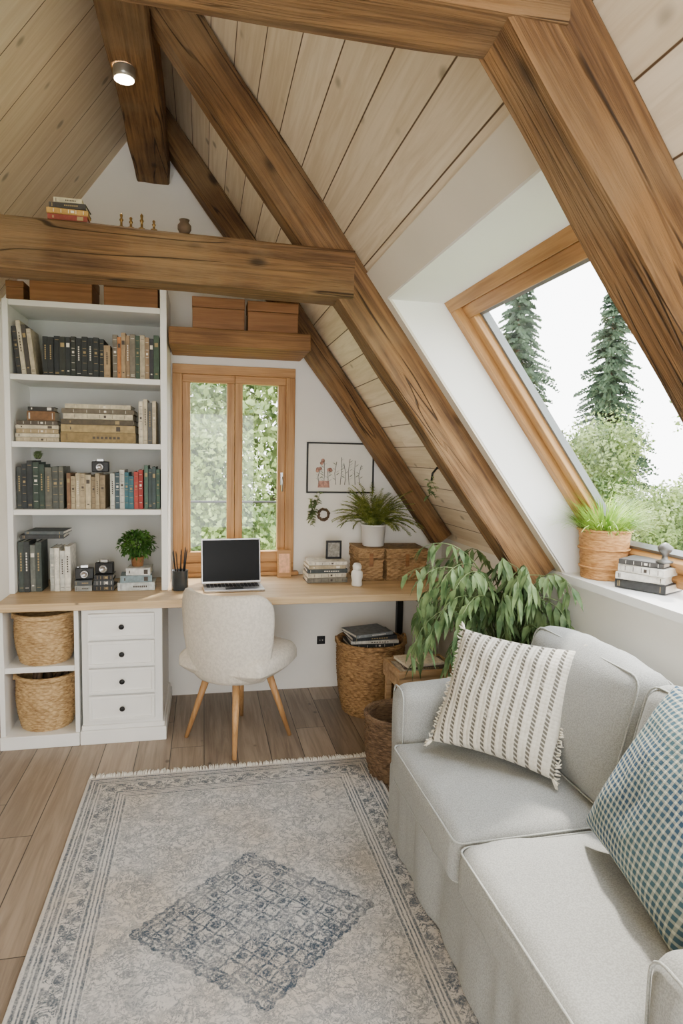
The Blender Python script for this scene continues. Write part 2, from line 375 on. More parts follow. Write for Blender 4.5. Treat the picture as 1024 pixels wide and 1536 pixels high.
# ------------------------------------------------------------ bookcase
bc=thing('bookcase',"tall white painted bookcase filled with books","bookcase",(-.615,3.93,.777))
bx=lambda x:x+.615
by=lambda y:y-3.93
bz=lambda z:z-.777
mk(G().box(bx(-1.03),bx(-1.0),by(3.72),by(4.14),0,bz(2.34)),'side_panel',M_white,bc,bevel=.003)
mk(G().box(bx(-.235),bx(-.20),by(3.72),by(4.14),0,bz(2.46)),'side_panel',M_white,bc,bevel=.003)
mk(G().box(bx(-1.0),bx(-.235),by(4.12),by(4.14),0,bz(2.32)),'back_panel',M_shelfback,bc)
SZ=[.777,1.235,1.60,1.955]
for z in SZ[1:]+[2.34]: mk(G().box(bx(-1.0),bx(-.235),by(3.73),by(4.12),bz(z-.03),bz(z)),'shelf',M_white,bc,bevel=.002)
# ------------------------------------------------------------ desk, drawers, cubby
dk=thing('desk',"long light oak worktop desk along the wall","desk",(.22,3.81,0))
mk(G().box(-1.25,1.27,-.34,.335,.733,.775),'top',M_desk,dk,bevel=.004)
g=G(); g.box(1.03,1.07,-.28,-.24,.0,.733); g.box(1.03,1.07,.2,.24,.0,.733); g.box(1.03,1.07,-.24,.2,.69,.733); mk(g,'leg',M_black,dk,bevel=.002)
dc=thing('drawer_cabinet',"white painted four drawer cabinet under the desk","cabinet",(-.425,3.81,0))
mk(G().box(-.205,.205,-.29,.31,.08,.732),'body',M_white,dc,bevel=.003)
g=G(); g.box(-.215,.225,-.315,.31,0,.075); g.box(-.21,.215,-.303,.31,.075,.10); mk(g,'plinth',M_white,dc,bevel=.004)
for i in range(4):
    z0=.125+i*.148; z1=z0+.136
    d=mk(G().box(-.17,.165,-.308,-.285,z0,z1),'drawer',M_white,dc,bevel=.003)
    g=G()
    for a,b,c_,e_ in ((-.17,.165,z0,z0+.016),(-.17,.165,z1-.016,z1),(-.17,-.154,z0+.016,z1-.016),(.149,.165,z0+.016,z1-.016)): g.box(a,b,-.316,-.307,c_,e_)
    mk(g,'drawer_rim',M_white,d,bevel=.002)
    g=G(); g.lathe([(.004,0),(.005,.012),(.013,.018),(.0145,.024),(.012,.030),(.002,.032)],16,M=Matrix.Translation((0,-.308,(z0+z1)/2))@Matrix.Rotation(pi/2,4,'X')); mk(g,'knob',M_black,d)
cb=thing('open_cabinet',"white open shelf cabinet holding wicker baskets","cabinet",(-.835,3.81,0))
mk(G().box(-.195,-.17,-.3,.31,.07,.732),'side_panel',M_white,cb,bevel=.002)
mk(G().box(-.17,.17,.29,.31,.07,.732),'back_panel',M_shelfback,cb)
mk(G().box(-.17,.17,-.29,.29,.40,.43),'shelf',M_white,cb,bevel=.002)
mk(G().box(-.195,.192,-.315,.31,0,.07),'plinth',M_white,cb,bevel=.004)
mk(G().box(.17,.192,-.3,.31,.07,.732),'side_panel',M_white,cb,bevel=.002)
# ------------------------------------------------------------ baskets
def basket(label,loc,r0,r1,h,mat,rows=16,seg=72,handles=True,rim=.011,rz=0):
    t=thing('wicker_basket',label,"basket",loc,(0,0,rz))
    prof=[]
    for j in range(rows*2+1):
        u=j/(rows*2); prof.append((r0+(r1-r0)*(u**.75)+.012*math.sin(pi*u),h*u))
    def fn(r,a,j,i): return r+(.006 if ((i//3+(j//2))%2==0) else -.004)*(1 if j%2 else .3)
    g=G(); g.lathe(prof,seg*2-seg*2%6,fn=fn,cap=False)
    inn=[(r-.016,z) for r,z in prof]; inn=inn[::-1]
    g.lathe([(prof[-1][0]-.002,h)]+inn+[(.01,.02)],seg//2,cap=False); g.lathe([(.01,.0),(r0,.0)],seg//2,cap=False)
    mk(g,'body',mat,t)
    g=G()
    for k in range(2):
        pts=[((r1+.002)*math.cos(a),(r1+.002)*math.sin(a),h+.006*math.sin(a*30+k*pi)) for a in [2*pi*i/180 for i in range(180)]]
        g.tube(pts,rim,7,closed=True)
    mk(g,'rim',mat,t)
    if handles:
        for sg in (-1,1):
            g=G(); pts=[(sg*(r1+.010*math.sin(q*pi)),(q-.5)*.12,h-.01+.04*math.sin(q*pi)) for q in [i/14 for i in range(15)]]
            g.tube(pts,.008,7); mk(g,'handle',mat,t)
    return t
basket("honey wicker basket on the cabinet's upper shelf",(-.835,3.655,.431),.122,.146,.255,M_wick)
basket("honey wicker basket on the cabinet's lower shelf",(-.835,3.665,.071),.125,.148,.28,M_wick)
g=G()
for i in range(7):
    a=R.uniform(0,6.28); p=Vector((.06*math.cos(a),.06*math.sin(a),.15)); q=p+Vector((R.uniform(-.05,.05),R.uniform(-.04,.04),.17)); m_=(p+q)/2+Vector((R.uniform(-.03,.03),0,0))
    g.tube([p,m_,q],[.014,.018,.01],7)
mk(g,'driftwood',M_bark,loc=(-.835,3.665,.071),label="driftwood sticks bundled inside a wicker basket",cat="driftwood")
basket("tall round wicker basket under the desk",(1.0,3.74,0),.165,.205,.43,wick('wicker_brown',C(104,74,46),C(180,142,96)),20,90)
basket("small dark wicker basket on the floor beside the sofa",(.93,2.93,0),.13,.155,.30,M_wickD,14,66,handles=False)
# ------------------------------------------------------------ books
PAL={}
def cov(c):
    k='book_cover_%02x%02x%02x'%c
    if k not in PAL: PAL[k]=pm(k,C(*c),.6,.2,40.)
    return PAL[k]
M_gold=pm('gold_foil',C(160,138,92),.5,.1,40.); M_ink=pm('dark_ink',C(70,62,54),.6,.1,40.)
def cname(c):
    r,g_,b=c; l=(r+g_+b)/3
    if max(c)-min(c)<26: return "black" if l<60 else "grey" if l<150 else "cream"
    if r>=g_ and r>=b: return ("dark brown" if l<70 else "tan" if g_>r*.72 and l>110 else "brown" if g_>r*.6 else "red" if b>r*.2 and g_<r*.45 else "orange brown")
    if g_>=b: return "dark green" if l<90 else "green"
    return "navy blue" if l<70 else "teal blue"
def book(w,h,d,c,loc,flat=False,rot=0.,lean=0.,where="",group=None):
    g=G(); t=.0025
    def bx_(x0,x1,y0,y1,z0,z1,mi):
        if flat: g.box(z0-h/2,z1-h/2,y0,y1,x0,x1,mi)
        else: g.box(x0,x1,y0,y1,z0,z1,mi)
    bx_(0,t,0,d,0,h,0); bx_(w-t,w,0,d,0,h,0); bx_(t,w-t,0,.004,0,h,0); bx_(w*.12,w*.88,-.0022,0,0,h,0)
    bx_(t,w-t,.004,d-.005,.004,h-.004,1)
    st=R.choice([0,1,1,2,2,3])
    def bd(z,hh,a=.18): bx_(w*a,w*(1-a),-.0030,-.002,h*z,h*z+hh,2)
    if st==0: bd(.06,.0025); bd(.09,.0025); bd(.9,.0025)
    elif st==1:
        for k in range(7): bx_(w*.38,w*.62,-.0030,-.002,h*(.42+.055*k),h*(.42+.055*k)+h*.036,2)
        bd(.08,.002)
    elif st==2: bd(.16,.002); bd(.34,.002); bd(.52,.002); bd(.70,.002); bd(.88,.002); bd(.58,.012,.28)
    else: bd(.74,.022); bd(.12,.006,.3)
    bm=M_gold if sum(c)<330 else M_ink
    if R.random()<.25: bm=M_paper
    o=mk(g,'book',[cov(c),M_paper,bm],loc=loc,label="%s %s %s"%(cname(c),"book lying flat" if flat else "book standing upright",where),cat="book",group=group)
    o.rotation_euler=(0,lean,rot); return o
UX=lambda u:-.2-(243-u)*.00346
def row(u0,u1,z,hs,cols,ws,where,group,d=(.15,.2),y=3.76,lean=0.):
    x=UX(u0)
    while True:
        w=R.uniform(*ws); 
        if x+w>UX(u1): break
        h=R.uniform(*hs); book(w,h,R.uniform(*d),R.choice(cols),(x,y+R.uniform(0,.02),z+.001),lean=lean,where=where,group=group); x+=w+.0012
BLK=[(40,44,44),(52,56,54),(46,50,44)]; CRM=[(204,194,172),(190,178,152),(214,208,192)]; TAN=[(160,136,104),(144,120,92)]
MIXC=[(130,60,46),(58,76,62),(176,164,140),(76,68,60),(176,116,66),(66,84,66),(116,108,94),(50,50,52)]
w1="on the top bookcase shelf"; g1="books on the top shelf"
xx=UX(20)
for i,(c,h) in enumerate([((54,54,54),.25),((196,186,162),.28),((70,66,60),.26),((186,174,150),.24)]):
    book(.022,h,.17,c,(xx,3.76,SZ[3]+.002),lean=-.10,where=w1,group=g1); xx+=.0235/math.cos(.1)
row(56,146,SZ[3],(.205,.215),BLK,(.024,.03),w1,g1); row(146,158,SZ[3],(.17,.18),TAN,(.03,.036),w1,g1)
row(159,232,SZ[3],(.22,.25),MIXC+TAN,(.018,.03),w1,g1)
w2="on a bookcase shelf"; g2="books on the middle shelf"
def stack(x,y,z,spec,where,group,d=.2):
    for (w,L,c,dx,rz) in spec:
        book(w,L,d,c,(x+dx,y,z+.001),flat=True,rot=rz,where=where,group=group); z+=w+.0015
    return z
z=stack(UX(47),3.76,SZ[2],[(.022,.215,(180,166,138),0,.01),(.02,.22,(198,188,164),.0,-.01),(.022,.21,(160,140,106),0,.01),(.02,.215,(190,180,156),0,.0),(.022,.205,(80,72,62),.0,0)],w2,g2)
book(.05,.14,.12,(118,84,52),(UX(52),3.77,z+.001),flat=True,where=w2,group=g2); book(.022,.13,.11,(46,44,42),(UX(52),3.77,z+.053),flat=True,where=w2,group=g2)
z=stack(UX(137),3.76,SZ[2],[(.055,.39,(140,118,76),0,.0),(.04,.385,(164,142,98),.0,.01),(.028,.38,(84,74,58),-.003,-.01),(.03,.36,(196,186,160),.0,0),(.024,.375,(104,94,78),0,.01),(.024,.34,(190,180,154),0,-.01)],w2,g2,.22)
row(198,232,SZ[2],(.22,.25),CRM+[(84,84,82),(196,186,162)],(.018,.026),w2,g2)
w3="on the third bookcase shelf"; g3="books on the third shelf"
row(14,88,SZ[1],(.22,.27),[(58,62,60),(74,78,74),(52,66,58),(46,50,52),(94,94,86)],(.024,.036),w3,g3)
row(88,152,SZ[1],(.175,.2),[(168,152,122),(124,94,70),(188,174,144),(144,126,98)],(.018,.028),w3,g3)
row(153,190,SZ[1],(.18,.22),[(52,100,110),(62,80,88),(188,188,178)],(.018,.026),w3,g3)
row(190,206,SZ[1],(.2,.22),[(150,48,44),(166,60,52)],(.018,.024),w3,g3); row(206,232,SZ[1],(.22,.245),[(206,202,190),(74,98,84),(222,218,206),(60,74,74)],(.016,.022),w3,g3)
w4="standing on the desk inside the bookcase"; g4="books on the desk level shelf"
row(14,58,.776,(.24,.29),[(54,58,58),(66,74,70),(46,48,50),(104,108,102)],(.026,.036),w4,g4)
row(60,96,.776,(.22,.26),[(196,196,188),(172,174,168),(98,104,106),(214,210,198)],(.024,.034),w4,g4)
stack(UX(50),3.765,1.07,[(.022,.22,(54,56,58),0,.03),(.018,.20,(84,90,92),.01,-.06)],"lying on top of upright books","flat books on upright books",.18)
def cam(loc,s_,label,rz=0):
    t=thing('vintage_camera',label,"camera",loc,(0,0,rz))
    mk(G().box(-.06*s_,.06*s_,-.03*s_,.03*s_,0,.08*s_),'body',M_black,t,bevel=.006*s_)
    g=G(); g.lathe([(.027*s_,0),(.029*s_,.012),(.025*s_,.03*s_),(.02*s_,.031*s_),(.018*s_,.02)],24,M=Matrix.Translation((0,-.028*s_,.038*s_))@Matrix.Rotation(pi/2,4,'X')); mk(g,'lens',M_steel,t)
    g=G(); g.box(-.025*s_,.025*s_,-.025*s_,.02*s_,.08*s_,.1*s_); g.box(-.05*s_,-.035*s_,-.01,.01,.08*s_,.088*s_); mk(g,'viewfinder',M_steel,t,bevel=.002)
stack(UX(111),3.75,.776,[(.03,.09,(150,152,148),0,.0),(.028,.09,(76,80,82),0,.05)],"on the desk inside the bookcase","small flat books on the desk",.12)
cam((UX(111),3.80,.839),.8,"small silver and black vintage camera on flat books",.1)
stack(UX(142),3.75,.776,[(.028,.11,(48,50,52),0,-.05),(.03,.105,(62,66,68),0,.05),(.028,.10,(44,44,46),0,0)],"on the desk inside the bookcase","small flat books on the desk",.12)
cam((UX(142),3.80,.868),.8,"small black vintage camera on dark books",-.1)
ztop=stack(UX(193),3.735,.776,[(.045,.20,(192,196,194),0,.0),(.038,.17,(120,138,144),.0,.06),(.04,.13,(200,200,196),.01,-.05)],"stacked under a small plant","book stack under the plant",.14)
cam((UX(136),3.84,SZ[1]+.203),.75,"small black camera on top of books")
# ------------------------------------------------------------ plants
def potobj(parent,prof,mat,n=32,name='pot'):
    g=G(); g.lathe(prof,n); return mk(g,name,mat,parent)
def bush(loc,label,pr,ph,fr,mat,potmat,nl,lw,ll,zsc=.8):
    t=thing('potted_plant',label,"plant",loc)
    potobj(t,[(pr*.75,0),(pr*.8,.003),(pr,ph),(pr*1.05,ph),(pr*1.05,ph+.006),(pr*.9,ph+.006),(pr*.88,ph-.01)],potmat)
    mk(G().lathe([(pr*.88,ph-.012),(pr*.3,ph-.006),(.001,ph-.005)],20,cap=False),'soil',M_soil,t)
    g=G(); c=Vector((0,0,ph+fr*.72))
    for i in range(nl):
        d=Vector((R.gauss(0,1),R.gauss(0,1),R.gauss(.25,1))).normalized(); r=fr*R.uniform(.45,1.)
        p=c+Vector((d.x*r,d.y*r,d.z*r*zsc))
        if p.z<ph: p.z=ph+.01
        g.leaf(p,d+Vector((R.gauss(0,.5),R.gauss(0,.5),R.gauss(.1,.5))),ll*R.uniform(.7,1.2),lw,droop=.2)
    for i in range(24):
        d=Vector((R.gauss(0,1),R.gauss(0,1),0)).normalized(); q=c+d*fr*.6+Vector((0,0,R.uniform(-.1,.5)*fr)); g.tube([(d.x*.01,d.y*.01,ph-.01),(d.x*.02,d.y*.02,ph+.3*fr),q],[.0022,.0018,.001],5)
    mk(g,'foliage',mat,t); return t
bush((UX(193),3.815,ztop),"small bushy green plant in a wooden pot on books",.038,.05,.10,L_bush,M_box,1000,.014,.024)
bush((UX(40),3.86,SZ[1]+.272),"tiny grey green succulent on top of books",.015,.012,.018,L_grey,M_black,120,.008,.014)
def fern(loc,label,pr,ph,mat,nf,L0,potmat=M_pot,leafL=.03,lw=.006,ymax=9):
    t=thing('potted_fern',label,"plant",loc)
    potobj(t,[(pr*.8,0),(pr*.86,.004),(pr*.98,ph),(pr*1.02,ph),(pr*1.02,ph+.008),(pr*.9,ph+.008),(pr*.88,ph-.012)],potmat)
    mk(G().lathe([(pr*.88,ph-.014),(pr*.3,ph-.006),(.001,ph-.005)],20,cap=False),'soil',M_soil,t)
    g=G(); gs=G()
    for i in range(nf):
        a=R.uniform(0,2*pi); el=R.uniform(.5,1.5); L=L0*R.uniform(.65,1.05); o_=Vector((math.cos(a),math.sin(a),0))
        pts=[]; p=Vector((0,0,ph-.005))+o_*R.uniform(0,pr*.5); ang=el
        for k in range(13):
            pts.append(p.copy()); p=p+(o_*math.cos(ang)+Vector((0,0,1))*math.sin(ang))*L/12; ang-=.10*R.uniform(.7,1.2)*(1.6-el*.6)
            p.y=min(p.y,ymax)
        gs.tube(pts,.0014,4)
        for k in range(3,13):
            dr=(pts[k]-pts[k-1]).normalized(); sd=dr.cross(Vector((0,0,1))); 
            if sd.length<.05: sd=Vector((-o_.y,o_.x,0))
            sd.normalize(); sz=math.sin(pi*min(1,(k-1)/12.5))**.6
            for sg in (-1,1):
                for h_ in (0,.5):
                    b_=pts[k]-dr*L/12*h_; g.leaf(b_,sd*sg+dr*.9+Vector((0,0,R.uniform(-.1,.3))),leafL*sz*R.uniform(.8,1.2),lw,droop=.15)
    mk(g,'foliage',mat,t); mk(gs,'stem',mat,t); return t
fern((1.06,3.96,.985),"feathery green fern in a white pot on a wicker case",.08,.13,L_fern,115,.31,ymax=.15)
PX,PY=1.425,2.80
t=thing('trailing_plant',"large drooping leafy plant in a tall white floor planter","plant",(PX,PY,0))
potobj(t,[(.10,0),(.105,.005),(.135,.60),(.145,.66),(.148,.68),(.132,.68),(.13,.64)],M_pot,40)
mk(G().lathe([(.13,.64),(.05,.65),(.001,.652)],24,cap=False),'soil',M_soil,t)
g=G(); gs=G()
def plim(p):
    wy=PY+p.y
    if wy<2.57 and p.z>1.07: xl=.42
    else: xl=min(.14,(3.20-p.z)/1.36-PX-.06)
    if 2.62<wy<2.85: xl=min(xl,(3.20-.30-p.z)/1.36-PX)
    if p.x>xl: p.x=xl
    return p
for i in range(62):
    a=R.uniform(0,2*pi)
    o_=Vector((math.cos(a)*.98,math.sin(a)*.75-.14,0)); el=R.uniform(.75,1.4); L=R.uniform(.5,.92)
    p=Vector((0,0,.65))+o_*R.uniform(0,.08); ang=el; pts=[]; n=15; cv=R.uniform(.13,.27)
    for k in range(n):
        pts.append(p.copy()); p=p+(o_*math.cos(ang)*.82+Vector((0,0,1))*math.sin(ang))*L/(n-1); ang-=cv*(.35+k/n*1.4)
        p=plim(p)
    gs.tube(pts,[.0035*(1-k/n)+.001 for k in range(n)],5)
    for k in range(4,n):
        dr=(pts[k]-pts[k-1]); 
        if dr.length<1e-6: continue
        dr.normalize()
        for sg in (-1,1):
            sd=Vector((R.uniform(-1,1),R.uniform(-1,1),R.uniform(-1.,-.1))); 
            if pts[k].x>.05 and PY+pts[k].y>2.5: sd.x=-abs(sd.x)
            g.leaf(pts[k],dr*.5+sd*.8+Vector((0,0,-.6)),R.uniform(.06,.10),R.uniform(.020,.030),droop=.3,fold=.16)
mk(g,'foliage',L_dark,t); mk(gs,'stem',L_grey,t)
t=thing('potted_grass',"bright green grass plant in a honey woven basket on the sill","plant",(1.70,2.475,1.047))
def fn(r,a,j,i): return r+(.003 if ((i//2+j)%2==0) else -.002)
g=G(); g.lathe([(.088+.017*(j/14),.215*j/14) for j in range(15)],72,fn=fn,cap=False); g.lathe([(.105,.215),(.095,.215),(.09,.185),(.001,.185)],36,cap=False); g.lathe([(.001,0),(.088,0)],36,cap=False)
for zz in (.05,.13,.21): g.tube([((.09+.017*zz/.2+.003)*math.cos(q),(.09+.017*zz/.2+.003)*math.sin(q),zz) for q in [2*pi*i/40 for i in range(40)]],.005,6,closed=True)
mk(g,'pot',M_wickO,t)
g=G()
for i in range(620):
    a=R.uniform(0,2*pi); r=.09*math.sqrt(R.random()); o_=Vector((math.cos(a),math.sin(a),0)); b_=o_*r+Vector((0,0,.185)); L=R.uniform(.13,.25); w=.0042
    sd=Vector((-o_.y,o_.x,0)); el=R.uniform(.65,1.5); p=b_; vs=[]; 
    for k in range(6):
        ww=w*(1-k/5.5); vs+= [p-sd*ww,p+sd*ww]; p=p+(o_*math.cos(el)+Vector((0,0,1))*math.sin(el))*L/5; el-=R.uniform(.12,.34)
        p.y=min(p.y,.115)
    g.add(vs,[(2*k,2*k+1,2*k+3,2*k+2) for k in range(5)],0,True)
mk(g,'foliage',L_grass,t)
# ------------------------------------------------------------ desk objects
lp=thing('laptop',"open silver laptop with a dark screen on the desk","laptop",(.165,3.74,.776),(0,0,.06))
g=G(); g.box(-.17,.17,-.11,.09,0,.013); mk(g,'base',M_steel,lp,bevel=.003)
g=G()
for r_ in range(5):
    for c_ in range(14): g.box(-.15+c_*.0216,-.15+c_*.0216+.018,-.03+r_*.021,-.03+r_*.021+.017,.013,.0155)
g.box(-.05,.05,-.10,-.04,.013,.0138); mk(g,'keyboard',M_black,lp)
Ms=Matrix.Translation((0,.09,.012))@Matrix.Rotation(-.16,4,'X')
g=G(); g.box(-.175,.175,0,.009,0,.265,0,Ms); scr=mk(g,'screen',M_steel,lp,bevel=.003)
mk(G().box(-.168,.168,-.0012,.001,.012,.257,0,Ms),'display',M_screen,scr)
pc=thing('pencil_holder',"black metal pencil holder with pens on the desk","pencil holder",(-.135,3.74,.776))
mk(G().lathe([(.045,0),(.047,.004),(.047,.11),(.049,.112),(.044,.112),(.043,.01)],28),'cup',pm('dark_glass',C(52,58,62),.2,.1),pc)
for i in range(11):
    a=i*.7; g=G(); x=.026*math.cos(a); y=.026*math.sin(a); q=R.uniform(.18,.235); g.tube([(x*.6,y*.6,.012),(x*1.5,y*1.5,q),(x*1.55,y*1.55,q+.012)],[.0036,.0036,.001],6)
    mk(g,'pen',R.choice([M_black,M_bark,M_black,M_ink]),loc=(-.135,3.74,.776),label="thin dark pen standing in a pencil holder",cat="pen",group="pens in the pencil holder")
pf=thing('picture_block',"small pinkish wooden picture block leaning by the window","picture",(.50,4.035,.776),(-.12,0,0))
mk(G().box(-.045,.045,0,.02,0,.175),'block',M_win,pf,bevel=.003); mk(G().box(-.034,.034,-.0015,.001,.03,.15),'print',pm('pink_print',C(226,176,140),.7,.2,40.),pf)
zs=stack(.74,3.83,.776,[(.03,.25,(120,116,104),0,.0),(.026,.24,(196,188,168),.0,.05),(.024,.25,(62,68,68),0,-.03),(.022,.23,(170,156,128),0,.04),(.02,.235,(206,200,186),.005,.0)],"stacked on the desk","book stack on the desk",.18)
fr=thing('small_picture_frame',"small black picture frame standing on stacked books","picture frame",(.80,3.94,zs+.001))
g=G(); vframe(g,-.05,.05,0,.115,.012,0,.014); mk(g,'frame',[M_black,M_black],fr,bevel=.001); mk(G().box(-.04,.04,.006,.01,.01,.105),'print',pm('grey_print',C(150,146,138),.7,.3,60.),fr)
fg=thing('figurine',"small white ceramic figurine on the desk","figurine",(.90,3.72,.776))
g=G(); g.lathe([(.03,0),(.034,.01),(.03,.03),(.036,.06),(.034,.085),(.02,.1)],20); mk(g,'body',M_pot,fg)
g=G(); g.lathe([(.012,.09),(.026,.102),(.028,.122),(.018,.138),(.002,.142)],20)
mk(g,'head',M_pot,fg)
def wcase(x0,x1,y0,y1,z,h,label,mat):
    t=thing('wicker_case',label,"wicker case",((x0+x1)/2,(y0+y1)/2,z)); a=(x1-x0)/2;b=(y1-y0)/2
    def woven(z0,z1,ex):
        g=G(); nr=max(3,int((z1-z0)/.013)); per=[]; stp=.012
        for (p,q) in (((-a-ex,-b-ex),(a+ex,-b-ex)),((a+ex,-b-ex),(a+ex,b+ex)),((a+ex,b+ex),(-a-ex,b+ex)),((-a-ex,b+ex),(-a-ex,-b-ex))):
            n=max(2,int(math.dist(p,q)/stp)); nx=(q[1]-p[1])/math.dist(p,q); ny=-(q[0]-p[0])/math.dist(p,q)
            for i in range(n): per.append((p[0]+(q[0]-p[0])*i/n,p[1]+(q[1]-p[1])*i/n,nx,ny))
        k=len(per); vs=[];fs=[]
        for j in range(nr+1):
            for i,(x,y,nx,ny) in enumerate(per):
                o_=.003 if (i//2+j)%2 else -.002; vs.append((x+nx*o_,y+ny*o_,z0+(z1-z0)*j/nr))
        for j in range(nr):
            for i in range(k): fs.append((j*k+i,j*k+(i+1)%k,(j+1)*k+(i+1)%k,(j+1)*k+i))
        fs.append(tuple(range(k-1,-1,-1))); fs.append(tuple(nr*k+i for i in range(k))); g.add(vs,fs); return g
    mk(woven(0,h*.68,0),'body',mat,t); mk(woven(h*.70,h,.005),'lid',mat,t)
    g=G(); g.box(-.012,.012,-b-.014,-b-.005,h*.45,h*.85); mk(g,'clasp',M_box,t,bevel=.002)
    g=G()
    for zz in (0.006,h*.66,h-.002): g.tube([(-a-.004,-b-.004,zz),(a+.004,-b-.004,zz),(a+.004,b+.004,zz),(-a-.004,b+.004,zz)],.0055,6,closed=True)
    mk(g,'edging',mat,t)
M_wc=wick('wicker_case_brown',C(112,84,54),C(180,146,104))
wcase(.945,1.10,3.86,4.11,.776,.205,"upright brown wicker case on the desk",M_wc); wcase(1.125,1.385,3.85,4.1,.776,.20,"brown wicker suitcase with a lid on the desk",M_wc)
# ------------------------------------------------------------ wall items
pf=thing('framed_botanical_print',"black framed botanical print hanging on the white wall","picture frame",(.875,4.148,1.475))
g=G(); vframe(g,-.225,.225,-.165,.165,.010,-.022,0); mk(g,'frame',[M_black,M_black],pf,bevel=.001)
mk(G().box(-.216,.216,-.008,-.002,-.156,.156),'paper',M_print,pf)
g=G()
for i,(x,h) in enumerate([(-.14,.12),(-.11,.16),(-.08,.10),(-.03,.15),(.0,.18),(.03,.14),(.06,.17),(.10,.16),(.13,.13)]):
    z0=-.12 if i<3 else -.11
    g.tube([(x,-.009,z0),(x+R.uniform(-.01,.01),-.009,z0+h*.5),(x+R.uniform(-.012,.012),-.009,z0+h)],.0018,4,0)
    for k in range(7):
        g.leaf((x,-.0095,z0+h*(.2+.11*k)),(R.choice([-1,1]),0,.7),.028,.012,1,droop=0,fold=0)
    if i<3:
        for _ in range(3): g.lathe([(.001,0),(.010,.0005),(.012,.001),(.004,.0015)],9,2,M=Matrix.Translation((x+R.uniform(-.016,.016),-.0095-.0004*_,z0+h+R.uniform(-.02,.01)))@Matrix.Rotation(pi/2,4,'X'))
g.prism([(-.15,-.13),(-.07,-.13),(-.075,-.085),(-.145,-.085)],-.0098,-.0085,2)
mk(g,'drawing',[pm('sketch_stem',C(84,86,82),.8),pm('sketch_leaf',C(116,126,108),.8),pm('sketch_flower',C(186,140,124),.8,.3,60.)],pf)
wr=thing('dried_wreath',"small dried wreath with green sprigs hanging on the wall","wreath",(.72,4.13,1.17))
g=G()
for k in range(6): g.tube([((.036+R.uniform(-.01,.008))*math.cos(q)+.045,R.uniform(-.010,.004),(.036+R.uniform(-.01,.008))*math.sin(q)) for q in [2*pi*i/22 for i in range(22)]],.005,5,closed=True)
mk(g,'ring',M_bark,wr)
g=G()
for k in range(9):
    p=Vector((-.03,-.01,.0)); q=Vector((-.03+R.uniform(-.07,.07),-.015,.0+R.uniform(-.10,.16))); 
    for j in range(9): g.leaf(p.lerp(q,j/8),(R.uniform(-1,1),-.2,R.uniform(-.3,1)),.034,.018)
    g.tube([p,q],.0012,4)
mk(g,'sprig',L_grey,wr)
ou=thing('wall_outlet',"small black electrical outlet on the wall under the desk","outlet",(.765,4.149,.325))
mk(G().box(-.028,.028,-.008,0,-.028,.028),'plate',M_black,ou,bevel=.003)
g=G(); 
for sg in (-1,1): g.lathe([(.004,0),(.004,.002),(.001,.002)],10,M=Matrix.Translation((sg*.009,-.008,0))@Matrix.Rotation(pi/2,4,'X'))
mk(g,'socket',M_steel,ou)
sc=thing('hanging_sprig',"small leafy sprig hanging from a thin dark hook","dried plant",(1.27,3.3,1.50))
g=G(); g.tube([(.01,0,-.01),(-.02,-.02,.005),(-.05,-.03,.0),(-.075,-.03,-.03),(-.08,-.03,-.07)],.006,8); mk(g,'hook',M_black,sc)
g=G()
for j in range(26): g.leaf((-.085+R.uniform(-.02,.02),-.035,-.06-.004*j),(R.uniform(-1,1),-.3,R.uniform(-1,.3)),.038,.014)
mk(g,'sprig',L_grey,sc)
sp=thing('ceiling_spotlight',"small round lit spotlight under the ridge beam","spotlight",(-.325,2.96,3.145))
mk(G().lathe([(.045,.0),(.045,-.03),(.040,-.045),(.034,-.045),(.034,-.03)],28,cap=False),'housing',pm('nickel',C(160,158,152),.35,.05,metal=.8),sp)
s=S('spot_glow',.3); s.b.inputs['Emission Color'].default_value=(1,.84,.58,1); s.b.inputs['Emission Strength'].default_value=60.
mk(G().lathe([(.040,-.046),(.02,-.056),(.001,-.060)],24,cap=False),'bulb',s.m,sp)
# ------------------------------------------------------------ items on tie beam
zt=2.408
z=stack(-.50,2.66,zt+.004,[(.022,.14,(140,64,50),0,.0),(.02,.145,(186,146,76),.0,.05),(.02,.13,(66,62,58),0,-.04)],"lying on the tie beam","small books on the tie beam",.1)
book(.02,.10,.08,(200,190,160),(-.50,2.67,z+.001),flat=True,where="lying on the tie beam",group="small books on the tie beam")
for i,(x,h) in enumerate([(-.31,.055),(-.275,.045),(-.235,.06),(-.19,.04)]):
    g=G(); k=h/.06; g.lathe([(.012,0),(.013,.004),(.005,.008*k),(.004,.025*k),(.008,.032*k),(.004,.04*k),(.006,.052*k),(.001,.06*k)],14)
    mk(g,'brass_ornament',M_brass,loc=(x,2.68,zt+.003),label="tiny brass ornament standing on the tie beam",cat="ornament",group="ornaments on the tie beam")
g=G(); g.lathe([(.018,0),(.026,.015),(.026,.03),(.016,.042),(.02,.052),(.016,.052),(.012,.04)],20); mk(g,'small_vase',M_bark,loc=(-.075,2.68,zt+.002),label="small brown clay vase standing on the tie beam",cat="vase")
